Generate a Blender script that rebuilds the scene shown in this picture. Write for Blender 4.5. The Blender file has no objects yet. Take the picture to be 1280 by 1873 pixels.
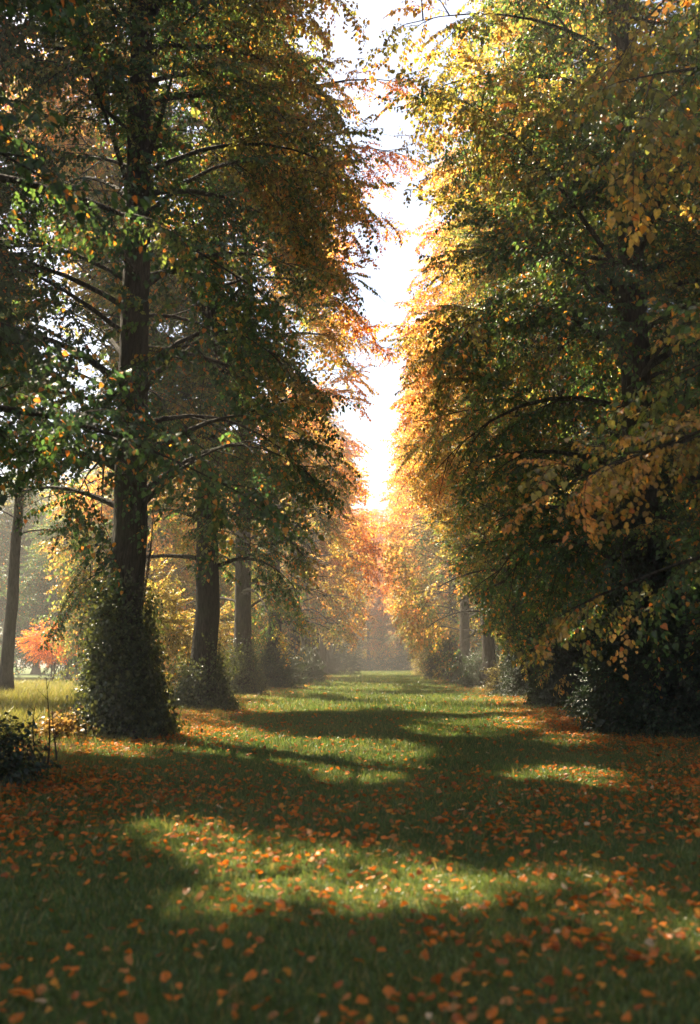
import bpy, math, random
import numpy as np
from mathutils import Vector, Matrix

# ------------------------------------------------------------------ camera, sky, sun, exposure
SC = bpy.context.scene
COL = SC.collection
RNG = np.random.default_rng(11)
random.seed(11)
R = math.radians
EYE = 1.6
FPX = 1821.0                      # focal length in photo pixels (35 mm on a 36 mm tall frame)
PITCH = math.atan(273.5 / FPX)    # horizon at row 1210 of 1873
YAW = math.atan(50.0 / FPX)       # the avenue runs along +Y, a little right of the picture's middle

cd = bpy.data.cameras.new('camera')
cd.sensor_fit = 'VERTICAL'; cd.sensor_height = 36.0; cd.sensor_width = 24.6
cd.lens = 35.0; cd.clip_start = 0.1; cd.clip_end = 2000.0
cd.dof.use_dof = True; cd.dof.focus_distance = 30.0; cd.dof.aperture_fstop = 1.35
cam = bpy.data.objects.new('camera', cd); COL.objects.link(cam)
cam.location = (0, 0, EYE)
cam.rotation_euler = (math.pi / 2 + PITCH, 0, YAW)
SC.camera = cam

SUN_EL, SUN_AZ = 53.0, 42.0       # degrees; azimuth is to the left of the avenue's axis
S = np.array([-math.sin(R(SUN_AZ)) * math.cos(R(SUN_EL)), math.cos(R(SUN_AZ)) * math.cos(R(SUN_EL)), math.sin(R(SUN_EL))])
world = bpy.data.worlds.new('World'); SC.world = world
world.use_nodes = True
wn, wl = world.node_tree.nodes, world.node_tree.links
wn.clear()
sky = wn.new('ShaderNodeTexSky'); sky.sky_type = 'NISHITA'; sky.sun_disc = False
sky.sun_elevation = R(SUN_EL); sky.sun_rotation = R(-SUN_AZ)
sky.air_density = 1.0; sky.dust_density = 2.5; sky.ozone_density = 1.0
bg = wn.new('ShaderNodeBackground'); bg.inputs['Strength'].default_value = 0.050
wo = wn.new('ShaderNodeOutputWorld')
wl.new(sky.outputs[0], bg.inputs[0]); wl.new(bg.outputs[0], wo.inputs[0])

sd = bpy.data.lights.new('sun', 'SUN'); sd.energy = 5.0; sd.angle = R(0.55); sd.color = (1.0, 0.86, 0.64)
sun = bpy.data.objects.new('sun', sd); COL.objects.link(sun)
sun.rotation_euler = Vector(S).to_track_quat('Z', 'Y').to_euler()
sun.location = (-20, 30, 40)

SC.view_settings.view_transform = 'Standard'; SC.view_settings.look = 'None'
SC.view_settings.exposure = 2.45; SC.view_settings.gamma = 1.0
SC.render.engine = 'CYCLES'
cy = SC.cycles
cy.max_bounces = 8; cy.diffuse_bounces = 6; cy.glossy_bounces = 2; cy.transmission_bounces = 5
cy.volume_bounces = 0; cy.transparent_max_bounces = 8
cy.use_denoising = True; cy.sample_clamp_indirect = 6.0
cy.caustics_reflective = False; cy.caustics_refractive = False

# ------------------------------------------------------------------ helpers
def pix_ray(px, py):
    v = np.array([(px - 640) / FPX, 1.0, (936.5 - py) / FPX])
    c, s = math.cos(PITCH), math.sin(PITCH)
    x, y, z = v[0], v[1] * c - v[2] * s, v[1] * s + v[2] * c
    c, s = math.cos(YAW), math.sin(YAW)
    return np.array([x * c - y * s, x * s + y * c, z])
def ground_at(px, py):
    d = pix_ray(px, py); t = -EYE / d[2]
    return np.array([d[0] * t, d[1] * t])
def at_depth(px, py, depth):
    d = pix_ray(px, py); t = depth / d[1]
    return np.array([d[0] * t, d[1] * t, EYE + d[2] * t])
def gh(x, y):
    x = np.asarray(x, float); y = np.asarray(y, float)
    h = 0.035 * np.sin(x * 0.9 + 1.3 * np.sin(y * 0.31)) * np.sin(y * 0.53 + 0.7) + 0.02 * np.sin(x * 2.3 + y * 1.1) * np.sin(y * 1.7 - x)
    return h + 0.10 * np.clip((np.abs(x) - 4.0) / 3.0, 0, 1)
def smooth_noise(p, f, seed=0.0):
    """cheap smooth 3-D noise, about -1..1"""
    x, y, z = p[..., 0] * f + seed, p[..., 1] * f + seed * 1.7, p[..., 2] * f - seed * 0.6
    return (np.sin(x + 1.7 * np.sin(y * 0.9 + 0.5 * z)) * np.cos(y * 1.13 + 1.3 * np.sin(z * 0.83)) * 0.6
            + 0.4 * np.sin(2.1 * z + 1.9 * x + 0.7) * np.sin(1.7 * y - 1.3 * x + z) )
def mesh_np(name, V, Q, mats=(), smooth=True):
    me = bpy.data.meshes.new(name)
    V = np.asarray(V, np.float32); Q = np.asarray(Q, np.int32)
    me.vertices.add(len(V)); me.vertices.foreach_set('co', V.ravel())
    n, k = Q.shape
    me.loops.add(n * k); me.loops.foreach_set('vertex_index', Q.ravel())
    me.polygons.add(n)
    me.polygons.foreach_set('loop_start', np.arange(0, n * k, k, dtype=np.int32))
    me.polygons.foreach_set('use_smooth', np.full(n, smooth))
    for m in mats: me.materials.append(m)
    me.update(calc_edges=True); me.validate()
    return me
def link(name, data, parent=None, kind=None, label=None, category=None, group=None):
    o = bpy.data.objects.new(name, data); COL.objects.link(o)
    if parent is not None: o.parent = parent
    if kind: o['kind'] = kind
    if label: o['label'] = label
    if category: o['category'] = category
    if group: o['group'] = group
    return o
def norm(v):
    return v / (np.linalg.norm(v, axis=-1, keepdims=True) + 1e-9)
class Tubes:
    def __init__(self): self.V = []; self.Q = []; self.n = 0
    def add(self, P, rad, sides=6, cap=True, wob=0.0):
        P = np.asarray(P, float); rad = np.asarray(rad, float)
        m = len(P)
        T = norm(np.gradient(P, axis=0))
        ref = np.array([0.0, 0, 1.0]) if abs(T[0, 2]) < 0.8 else np.array([1.0, 0, 0])
        A = norm(np.cross(T, ref)); B = np.cross(T, A)
        th = np.arange(sides) * 2 * math.pi / sides
        ring = A[:, None, :] * np.cos(th)[None, :, None] + B[:, None, :] * np.sin(th)[None, :, None]
        rr = rad[:, None] * (1 + wob * RNG.normal(size=(m, sides))) if wob else np.repeat(rad[:, None], sides, 1)
        V = (P[:, None, :] + ring * rr[..., None]).reshape(-1, 3)
        i = np.arange(m - 1)[:, None] * sides; j = np.arange(sides)[None, :]; k = (j + 1) % sides
        Q = np.stack([i + j, i + sides + j, i + sides + k, i + k], -1).reshape(-1, 4) + self.n
        self.V.append(V); self.Q.append(Q); self.n += len(V)
    def mesh(self, name, mat):
        return mesh_np(name, np.concatenate(self.V), np.concatenate(self.Q), (mat,))

# ------------------------------------------------------------------ materials
def new_mat(name):
    m = bpy.data.materials.new(name); m.use_nodes = True
    nt = m.node_tree; nt.nodes.clear()
    return m, nt.nodes, nt.links
def out(N, L, sh):
    o = N.new('ShaderNodeOutputMaterial'); L.new(sh, o.inputs['Surface'])
def leaf_material(name, translucency=0.5, gloss=0.05, turn=0.18, turn_col=(0.42, 0.20, 0.03), vary=0.55, hue=(0.475, 0.525)):
    """leaf tint comes from the 'col' value each leaf or spray carries; every leaf then varies by itself"""
    m, N, L = new_mat(name)
    at = N.new('ShaderNodeAttribute'); at.attribute_type = 'INSTANCER'; at.attribute_name = 'col'
    geo = N.new('ShaderNodeNewGeometry')
    mr = N.new('ShaderNodeMapRange'); mr.inputs['From Min'].default_value = 1 - turn - 0.04; mr.inputs['From Max'].default_value = 1 - turn + 0.04
    L.new(geo.outputs['Random Per Island'], mr.inputs['Value'])
    mx = N.new('ShaderNodeMix'); mx.data_type = 'RGBA'
    L.new(mr.outputs[0], mx.inputs['Factor']); L.new(at.outputs['Color'], mx.inputs['A']); mx.inputs['B'].default_value = (*turn_col, 1)
    wn_ = N.new('ShaderNodeTexWhiteNoise'); wn_.noise_dimensions = '1D'
    L.new(geo.outputs['Random Per Island'], wn_.inputs['W'])
    sep = N.new('ShaderNodeSeparateColor'); L.new(wn_.outputs['Color'], sep.inputs[0])
    hs = N.new('ShaderNodeHueSaturation')
    h = N.new('ShaderNodeMapRange'); h.inputs['To Min'].default_value = hue[0]; h.inputs['To Max'].default_value = hue[1]; L.new(sep.outputs[0], h.inputs['Value'])
    v = N.new('ShaderNodeMapRange'); v.inputs['To Min'].default_value = 1 - vary; v.inputs['To Max'].default_value = 1 + vary; L.new(sep.outputs[1], v.inputs['Value'])
    L.new(h.outputs[0], hs.inputs['Hue']); L.new(v.outputs[0], hs.inputs['Value']); L.new(mx.outputs['Result'], hs.inputs['Color'])
    tx = N.new('ShaderNodeTexCoord'); nz = N.new('ShaderNodeTexNoise'); nz.inputs['Scale'].default_value = 45.0
    L.new(tx.outputs['Object'], nz.inputs['Vector'])
    sp = N.new('ShaderNodeMapRange'); sp.inputs['From Min'].default_value = 0.3; sp.inputs['From Max'].default_value = 0.7
    sp.inputs['To Min'].default_value = 0.75; sp.inputs['To Max'].default_value = 1.15; L.new(nz.outputs[0], sp.inputs['Value'])
    ml = N.new('ShaderNodeMix'); ml.data_type = 'RGBA'; ml.blend_type = 'MULTIPLY'; ml.inputs['Factor'].default_value = 1
    L.new(hs.outputs[0], ml.inputs['A']); L.new(sp.outputs[0], ml.inputs['B'])
    df = N.new('ShaderNodeBsdfDiffuse'); L.new(ml.outputs['Result'], df.inputs['Color'])
    tr = N.new('ShaderNodeBsdfTranslucent')
    tm = N.new('ShaderNodeMix'); tm.data_type = 'RGBA'; tm.blend_type = 'MULTIPLY'; tm.inputs['Factor'].default_value = 1
    L.new(ml.outputs['Result'], tm.inputs['A']); tm.inputs['B'].default_value = (1.8, 1.5, 0.88, 1); L.new(tm.outputs['Result'], tr.inputs['Color'])
    m1 = N.new('ShaderNodeMixShader'); m1.inputs[0].default_value = translucency
    L.new(df.outputs[0], m1.inputs[1]); L.new(tr.outputs[0], m1.inputs[2])
    gl = N.new('ShaderNodeBsdfGlossy'); gl.inputs['Roughness'].default_value = 0.38
    m2 = N.new('ShaderNodeMixShader'); m2.inputs[0].default_value = gloss
    L.new(m1.outputs[0], m2.inputs[1]); L.new(gl.outputs[0], m2.inputs[2])
    out(N, L, m2.outputs[0])
    return m
def bark_material(name, c1, c2, moss=0.0):
    m, N, L = new_mat(name)
    tc = N.new('ShaderNodeTexCoord'); mp = N.new('ShaderNodeMapping'); mp.inputs['Scale'].default_value = (7, 7, 1.3)
    L.new(tc.outputs['Object'], mp.inputs['Vector'])
    nz = N.new('ShaderNodeTexNoise'); nz.inputs['Scale'].default_value = 3.0; nz.inputs['Detail'].default_value = 7.0; nz.inputs['Roughness'].default_value = 0.65
    L.new(mp.outputs[0], nz.inputs['Vector'])
    vo = N.new('ShaderNodeTexVoronoi'); vo.feature = 'DISTANCE_TO_EDGE'; vo.inputs['Scale'].default_value = 2.6
    L.new(mp.outputs[0], vo.inputs['Vector'])
    cr = N.new('ShaderNodeValToRGB'); cr.color_ramp.elements[0].position = 0.32; cr.color_ramp.elements[0].color = (*c1, 1)
    cr.color_ramp.elements[1].position = 0.72; cr.color_ramp.elements[1].color = (*c2, 1)
    L.new(nz.outputs[0], cr.inputs[0])
    n2 = N.new('ShaderNodeTexNoise'); n2.inputs['Scale'].default_value = 1.1; n2.inputs['Detail'].default_value = 4
    L.new(tc.outputs['Object'], n2.inputs['Vector'])
    mr = N.new('ShaderNodeMapRange'); mr.inputs['From Min'].default_value = 0.5; mr.inputs['From Max'].default_value = 0.7; mr.inputs['To Max'].default_value = moss
    L.new(n2.outputs[0], mr.inputs['Value'])
    mx = N.new('ShaderNodeMix'); mx.data_type = 'RGBA'; L.new(mr.outputs[0], mx.inputs['Factor']); L.new(cr.outputs[0], mx.inputs['A'])
    mx.inputs['B'].default_value = (0.07, 0.085, 0.035, 1)
    ad = N.new('ShaderNodeMath'); ad.operation = 'MULTIPLY_ADD'; ad.inputs[1].default_value = 1.2
    L.new(vo.outputs['Distance'], ad.inputs[0]); L.new(nz.outputs[0], ad.inputs[2])
    bp = N.new('ShaderNodeBump'); bp.inputs['Strength'].default_value = 0.9; bp.inputs['Distance'].default_value = 0.05
    L.new(ad.outputs[0], bp.inputs['Height'])
    b = N.new('ShaderNodeBsdfPrincipled'); b.inputs['Roughness'].default_value = 0.9; b.inputs['Specular IOR Level'].default_value = 0.2
    L.new(mx.outputs['Result'], b.inputs['Base Color']); L.new(bp.outputs[0], b.inputs['Normal'])
    out(N, L, b.outputs[0])
    return m
M_LEAF = leaf_material('lime_leaf', 0.56, 0.045, 0.09)
M_IVY = leaf_material('ivy_leaf', 0.5, 0.05, 0.05, (0.30, 0.22, 0.05), 0.5)
M_SHRUB = leaf_material('shrub_leaf', 0.35, 0.06, 0.03, (0.25, 0.16, 0.04), 0.5)
M_FALLEN = leaf_material('fallen_leaf', 0.28, 0.02, 0.08, (0.42, 0.28, 0.12), 0.6, (0.484, 0.512))
M_GRASS = leaf_material('grass_blade', 0.45, 0.04, 0.12, (0.22, 0.19, 0.07), 0.45)
M_BARK = bark_material('lime_bark', (0.022, 0.018, 0.015), (0.085, 0.068, 0.054), 0.4)
M_TWIG = bark_material('twig_bark', (0.035, 0.026, 0.020), (0.085, 0.066, 0.05), 0.25)

def ground_material():
    m, N, L = new_mat('lawn_soil')
    tc = N.new('ShaderNodeTexCoord')
    n1 = N.new('ShaderNodeTexNoise'); n1.inputs['Scale'].default_value = 0.55; n1.inputs['Detail'].default_value = 6
    n2 = N.new('ShaderNodeTexNoise'); n2.inputs['Scale'].default_value = 14.0; n2.inputs['Detail'].default_value = 8; n2.inputs['Roughness'].default_value = 0.7
    mp = N.new('ShaderNodeMapping'); mp.inputs['Scale'].default_value = (1, 0.35, 1)
    L.new(tc.outputs['Object'], mp.inputs[0]); L.new(mp.outputs[0], n1.inputs['Vector']); L.new(tc.outputs['Object'], n2.inputs['Vector'])
    cr = N.new('ShaderNodeValToRGB'); e = cr.color_ramp.elements
    e[0].position = 0.3; e[0].color = (0.030, 0.052, 0.018, 1); e[1].position = 0.75; e[1].color = (0.105, 0.135, 0.048, 1)
    k = e.new(0.52); k.color = (0.065, 0.095, 0.030, 1)
    L.new(n2.outputs[0], cr.inputs[0])
    mr = N.new('ShaderNodeMapRange'); mr.inputs['From Min'].default_value = 0.35; mr.inputs['From Max'].default_value = 0.7; mr.inputs['To Min'].default_value = 0.0; mr.inputs['To Max'].default_value = 0.5
    L.new(n1.outputs[0], mr.inputs['Value'])
    mx = N.new('ShaderNodeMix'); mx.data_type = 'RGBA'; L.new(mr.outputs[0], mx.inputs['Factor']); L.new(cr.outputs[0], mx.inputs['A']); mx.inputs['B'].default_value = (0.085, 0.085, 0.032, 1)
    # bare leafy soil under the two rows of trees
    sx = N.new('ShaderNodeSeparateXYZ'); L.new(tc.outputs['Object'], sx.inputs[0])
    ab = N.new('ShaderNodeMath'); ab.operation = 'ABSOLUTE'; L.new(sx.outputs[0], ab.inputs[0])
    a2 = N.new('ShaderNodeMath'); a2.operation = 'SUBTRACT'; a2.inputs[1].default_value = 6.0; L.new(ab.outputs[0], a2.inputs[0])
    a3 = N.new('ShaderNodeMath'); a3.operation = 'ABSOLUTE'; L.new(a2.outputs[0], a3.inputs[0])
    a4 = N.new('ShaderNodeMath'); a4.operation = 'MULTIPLY_ADD'; a4.inputs[1].default_value = 2.0; L.new(n1.outputs[0], a4.inputs[0]); L.new(a3.outputs[0], a4.inputs[2])
    m4 = N.new('ShaderNodeMapRange'); m4.inputs['From Min'].default_value = 1.3; m4.inputs['From Max'].default_value = 2.9; m4.inputs['To Min'].default_value = 0.8; m4.inputs['To Max'].default_value = 0.0
    L.new(a4.outputs[0], m4.inputs['Value'])
    my = N.new('ShaderNodeMix'); my.data_type = 'RGBA'; L.new(m4.outputs[0], my.inputs['Factor']); L.new(mx.outputs['Result'], my.inputs['A']); my.inputs['B'].default_value = (0.10, 0.052, 0.022, 1)
    bp = N.new('ShaderNodeBump'); bp.inputs['Strength'].default_value = 0.8; bp.inputs['Distance'].default_value = 0.06; L.new(n2.outputs[0], bp.inputs['Height'])
    b = N.new('ShaderNodeBsdfPrincipled'); b.inputs['Roughness'].default_value = 0.95; b.inputs['Specular IOR Level'].default_value = 0.1
    L.new(my.outputs['Result'], b.inputs['Base Color']); L.new(bp.outputs[0], b.inputs['Normal'])
    out(N, L, b.outputs[0])
    return m

# ------------------------------------------------------------------ the ground
gx = np.concatenate([np.linspace(-140, -16, 22)[:-1], np.linspace(-16, 16, 90), np.linspace(16, 140, 22)[1:]])
gy = np.concatenate([np.linspace(-40, 0, 12)[:-1], np.linspace(0, 40, 110), np.linspace(40, 300, 110)[1:]])
GX, GY = np.meshgrid(gx, gy)
GV = np.stack([GX, GY, gh(GX, GY)], -1).reshape(-1, 3)
nx_, ny_ = len(gx), len(gy)
ii, jj = np.meshgrid(np.arange(ny_ - 1), np.arange(nx_ - 1), indexing='ij')
a_ = (ii * nx_ + jj).ravel()
GQ = np.stack([a_, a_ + 1, a_ + nx_ + 1, a_ + nx_], -1)
link('ground', mesh_np('ground', GV, GQ, (ground_material(),)), kind='structure')

# ------------------------------------------------------------------ leaf, spray and tuft shapes
def leaf_geom(size, pos, fwd, up, curl=0.25, fold=0.22, width=1.0):
    """heart-shaped blade: two folded halves sharing the midrib. Returns verts (10) and two 6-gons"""
    f = norm(np.asarray(fwd, float)); u = np.asarray(up, float)
    s = norm(np.cross(u, f)); u = np.cross(f, s)
    P = [(0, 0), (0.5, 0), (1.06, 0), (-0.10, 0.24), (0.16, 0.47), (0.52, 0.40), (0.80, 0.19), (-0.10, -0.24), (0.16, -0.47), (0.52, -0.40), (0.80, -0.19)]
    V = []
    for a, b in P:
        z = -curl * a * a + fold * abs(b)
        V.append(np.asarray(pos) + size * (a * f + b * width * s + z * u))
    return V, [(0, 1, 5, 4, 3), (1, 2, 6, 5), (0, 7, 8, 9, 1), (1, 9, 10, 2)]
class Poly:
    def __init__(self): self.V = []; self.F = []; self.M = []
    def leaf(self, *a, mi=0, **k):
        V, F = leaf_geom(*a, **k); n = len(self.V)
        self.V += [tuple(v) for v in V]; self.F += [tuple(n + i for i in f) for f in F]; self.M += [mi] * len(F)
    def stick(self, P, r0, r1, mi=1):
        t = Tubes(); t.add(P, np.linspace(r0, r1, len(P)), 3)
        n = len(self.V); self.V += [tuple(v) for v in t.V[0]]; self.F += [tuple(int(n + i) for i in q) for q in t.Q[0]]; self.M += [mi] * len(t.Q[0])
    def mesh(self, name, mats, smooth=False):
        me = bpy.data.meshes.new(name); me.from_pydata(self.V, [], self.F)
        for m in mats: me.materials.append(m)
        me.polygons.foreach_set('material_index', self.M)
        if smooth: me.polygons.foreach_set('use_smooth', [True] * len(self.F))
        me.update(); return me
def source(name, me):
    return bpy.data.objects.new(name, me)        # not linked: only a shape for the foliage nodes
def make_spray(seed, mat, n=44, length=0.9, size=0.076, droop=0.25, spread=0.33, width=1.0):
    r = np.random.default_rng(seed); p = Poly()
    ts = np.linspace(0, 1, 6)
    def path(a, d, ln, dr):
        return np.array([a + d * ln * t + np.array([0, 0, -dr * ln * t * t]) for t in ts])
    main = path(np.zeros(3), np.array([1.0, 0, 0.06]), length, droop)
    p.stick(main, 0.007, 0.002)
    paths = [(main, length)]
    for k in range(4):
        t = 0.18 + 0.2 * k; a = main[0] + (main[-1] - main[0]) * t; a[2] = np.interp(t, ts, main[:, 2])
        sg = 1 if k % 2 else -1
        d = norm(np.array([0.75, sg * (0.75 + 0.2 * r.random()), r.normal() * 0.12]))
        ln = spread * (1.15 - 0.5 * t)
        q = path(a, d, ln, droop * 1.2); p.stick(q, 0.004, 0.0015); paths.append((q, ln))
    tot = sum(l for _, l in paths)
    for q, ln in paths:
        m = max(3, int(round(n * ln / tot)))
        for i in range(m):
            t = (i + 0.6 + 0.3 * r.normal()) / m; t = min(max(t, 0.06), 1.0)
            pos = np.array([np.interp(t, ts, q[:, c]) for c in range(3)])
            d = norm(q[-1] - q[0]); sg = 1 if i % 2 else -1
            side = np.cross(np.array([0, 0, 1.0]), d)
            f = d * (0.5 + 0.5 * r.random()) + side * sg * (0.9 if t < 0.95 else 0.1) + np.array([0, 0, -0.45 - 0.5 * r.random()])
            up = np.array([0, 0, 1.0]) + r.normal(size=3) * 0.38
            pet = pos + norm(f) * 0.025
            p.leaf(size * (0.62 + 0.6 * r.random()), pet, f, up, curl=0.1 + 0.3 * r.random(), fold=0.05 + 0.3 * r.random(), width=width)
    return p.mesh('leafy_spray', (mat, M_TWIG))
def make_ivy_clump(seed, mat, n=14, size=0.075, rad=0.22):
    r = np.random.default_rng(seed); p = Poly()      # local +Z points away from the trunk, +X hangs downwards
    for i in range(n):
        pos = np.array([r.normal() * rad, r.normal() * rad, 0.02 + 0.12 * abs(r.normal())])
        f = np.array([0.8 + 0.3 * r.normal(), 0.55 * r.normal(), 0.25 + 0.3 * r.normal()])
        p.leaf(size * (0.6 + 0.7 * r.random()), pos, f, np.array([-0.2, 0, 1.0]) + r.normal(size=3) * 0.35, curl=0.2, fold=0.15, width=1.1)
    return p.mesh('ivy_clump', (mat, M_TWIG))
def make_tuft(seed, n=20, h=0.066, rad=0.09):
    r = np.random.default_rng(seed); V = []; F = []
    for i in range(n):
        b = np.array([r.normal() * rad, r.normal() * rad, -0.01]); a = r.random() * 6.283
        s = np.array([math.cos(a), math.sin(a), 0]); w = 0.0028 + 0.002 * r.random()
        a2 = r.random() * 6.283; ln = h * (0.5 + 0.9 * r.random()); lean = ln * (0.15 + 0.65 * r.random())
        t = np.array([math.cos(a2), math.sin(a2), 0])
        n0 = len(V)
        V += [tuple(b - s * w), tuple(b + s * w), tuple(b + s * w * 0.8 + t * lean * 0.35 + [0, 0, ln * 0.6]), tuple(b - s * w * 0.8 + t * lean * 0.35 + [0, 0, ln * 0.6]), tuple(b + t * lean + np.array([0, 0, ln * 0.92]))]
        F += [(n0, n0 + 1, n0 + 2, n0 + 3), (n0 + 3, n0 + 2, n0 + 4)]
    me = bpy.data.meshes.new('grass_tuft'); me.from_pydata(V, [], F); me.materials.append(M_GRASS); me.update(); return me
SPRAYS = [source('spray', make_spray(100 + k, M_LEAF, droop=0.15 + 0.07 * k)) for k in range(6)]
SPRAYS_BIG = [source('spray_coarse', make_spray(150 + k, M_LEAF, n=30, length=1.15, size=0.125, spread=0.5, droop=0.15 + 0.08 * k)) for k in range(5)]
SPRAYS_SHRUB = [source('shrub_spray', make_spray(200 + k, M_SHRUB, n=24, length=0.6, size=0.07, droop=0.1, spread=0.28, width=0.7)) for k in range(4)]
IVY = [source('ivy_clump', make_ivy_clump(300 + k, M_IVY)) for k in range(5)]
TUFTS = [source('tuft', make_tuft(400 + k)) for k in range(6)]
TUFTS_LONG = [source('tuft_long', make_tuft(450 + k, n=18, h=0.26, rad=0.12)) for k in range(4)]
def make_fallen(seed):
    r = np.random.default_rng(seed); p = Poly()
    p.leaf(1.0, (-0.45, 0, 0.06), (1, 0, 0.05), (0.1 * r.normal(), 0.1 * r.normal(), 1), curl=0.35 * r.normal() * 0.7, fold=0.45 * r.normal() * 0.7, width=0.85 + 0.2 * r.random())
    for i, v in enumerate(p.V): p.V[i] = (v[0], v[1], v[2] + 0.06 * r.normal())
    n = len(p.V)
    p.V += [(-0.45, 0.012, 0.06), (-0.45, -0.012, 0.06), (-0.95, 0.05 * r.normal(), 0.02)]; p.F.append((n, n + 1, n + 2)); p.M.append(0)
    return p.mesh('fallen_leaf', (M_FALLEN,))
def make_leaf(seed):
    r = np.random.default_rng(seed); p = Poly()
    p.leaf(1.0, (0.25, 0, 0), (1, 0, 0), (0, 0, 1), curl=0.1 + 0.3 * r.random(), fold=0.05 + 0.3 * r.random())
    p.V += [(0.25, 0.015, 0), (0.25, -0.015, 0), (0, 0, 0.01)]; p.F.append((11, 12, 13)); p.M.append(0)
    return p.mesh('leaf', (M_LEAF,))
LEAF_ME = [make_leaf(520 + k) for k in range(6)]
FALLEN_ME = [make_fallen(500 + k) for k in range(7)]
FALLEN = [source('fallen', me) for me in FALLEN_ME]

_trees_ng = {}
def scatter_group(key, sources):
    """node group: puts the given shapes on the points of the object's own mesh, using the point's rot / scl / var values"""
    if key in _trees_ng: return _trees_ng[key]
    ng = bpy.data.node_groups.new('scatter_' + key, 'GeometryNodeTree')
    ng.interface.new_socket('Geometry', in_out='INPUT', socket_type='NodeSocketGeometry')
    ng.interface.new_socket('Geometry', in_out='OUTPUT', socket_type='NodeSocketGeometry')
    N, L = ng.nodes, ng.links
    gi, go = N.new('NodeGroupInput'), N.new('NodeGroupOutput')
    g2 = N.new('GeometryNodeGeometryToInstance')
    for s in reversed(sources):
        oi = N.new('GeometryNodeObjectInfo'); oi.inputs['Object'].default_value = s; oi.inputs['As Instance'].default_value = False
        L.new(oi.outputs['Geometry'], g2.inputs[0])
    ip = N.new('GeometryNodeInstanceOnPoints'); ip.inputs['Pick Instance'].default_value = True
    L.new(gi.outputs[0], ip.inputs['Points']); L.new(g2.outputs[0], ip.inputs['Instance'])
    def attr(nm, ty):
        a = N.new('GeometryNodeInputNamedAttribute'); a.data_type = ty; a.inputs['Name'].default_value = nm
        return a.outputs['Attribute']
    L.new(attr('var', 'INT'), ip.inputs['Instance Index'])
    er = N.new('FunctionNodeEulerToRotation'); L.new(attr('rot', 'FLOAT_VECTOR'), er.inputs[0]); L.new(er.outputs[0], ip.inputs['Rotation'])
    L.new(attr('scl', 'FLOAT'), ip.inputs['Scale'])
    L.new(ip.outputs[0], go.inputs[0])
    _trees_ng[key] = ng
    return ng
def euler_from_axes(X, Z):
    """XYZ euler angles for frames whose local X and Z axes are given"""
    X = norm(X); Y = norm(np.cross(Z, X)); Z = np.cross(X, Y)
    # columns are X, Y, Z : m[r][c]
    m00, m10, m20 = X[:, 0], X[:, 1], X[:, 2]; m21, m22 = Y[:, 2], Z[:, 2]
    cy_ = np.hypot(m00, m10)
    return np.stack([np.arctan2(m21, m22), np.arctan2(-m20, cy_), np.arctan2(m10, m00)], -1)
def scatter(name, key, sources, P, rot, scl, col, parent=None, **props):
    P = np.asarray(P, np.float32)
    me = bpy.data.meshes.new(name); n = len(P)
    me.vertices.add(n); me.vertices.foreach_set('co', P.ravel())
    def at(nm, ty, data, f):
        a = me.attributes.new(nm, ty, 'POINT'); a.data.foreach_set(f, np.ascontiguousarray(data).ravel())
    at('rot', 'FLOAT_VECTOR', np.asarray(rot, np.float32), 'vector')
    at('scl', 'FLOAT', np.asarray(scl, np.float32), 'value')
    at('var', 'INT', RNG.integers(0, len(sources), n).astype(np.int32), 'value')
    c4 = np.ones((n, 4), np.float32); c4[:, :3] = col
    at('col', 'FLOAT_COLOR', c4, 'color')
    me.materials.append(sources[0].data.materials[0])
    o = link(name, me, parent, kind='stuff', **props)
    md = o.modifiers.new('scatter', 'NODES'); md.node_group = scatter_group(key, sources)
    return o

# ------------------------------------------------------------------ where the sun gets through the crowns
PATCHES_PX = [
    [(325, 1322), (420, 1318), (560, 1368), (720, 1393), (745, 1420), (560, 1408), (430, 1378), (335, 1368)],
    [(290, 1520), (420, 1508), (490, 1555), (650, 1568), (810, 1598), (820, 1642), (700, 1642), (520, 1612), (370, 1572)],
    [(335, 1655), (430, 1650), (435, 1700), (340, 1695)],
    [(770, 1322), (950, 1318), (985, 1340), (860, 1348), (775, 1340)],
    [(1020, 1348), (1120, 1350), (1110, 1366), (1020, 1362)],
    [(490, 1293), (640, 1288), (640, 1303), (490, 1308)], [(640, 1278), (870, 1272), (970, 1290), (760, 1297)],
    [(600, 1232), (770, 1226), (770, 1236), (620, 1241)], [(555, 1258), (720, 1258), (720, 1268), (565, 1271)],
    [(610, 1358), (770, 1363), (770, 1388), (635, 1382)], [(990, 1415), (1100, 1422), (1090, 1444), (990, 1440)],
    [(-20, 1326), (110, 1322), (125, 1368), (-20, 1370)], [(880, 1255), (960, 1255), (970, 1285), (890, 1285)],
    [(560, 1400), (680, 1400), (720, 1425), (600, 1422)],
]
def grown(q, m=0.65):
    c = q.mean(0); d = q - c
    return c + d * (1 + m / (np.linalg.norm(d, axis=1, keepdims=True) + 0.2))
PATCHES = [grown(np.array([ground_at(*p) for p in poly])) for poly in PATCHES_PX]
PATCHES += [np.array([(-24, 58), (-9.5, 58), (-8.5, 34), (-11, 31), (-16, 40)]),     # the meadow
            np.array([(-11, 40), (-6.8, 41), (-4.0, 32), (-6.4, 30)]),
            np.array([(-9.5, 23), (-6.0, 23.5), (-3.4, 16.5), (-6.0, 16.2)]),      # onto the ivy of the first left-hand trunk
            np.array([(-8.5, 36), (-5.6, 36), (-3.2, 29), (-5.6, 28)]),
            np.array([(-8.5, 48), (-5.8, 48), (-3.4, 41), (-5.6, 40)])]
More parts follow.
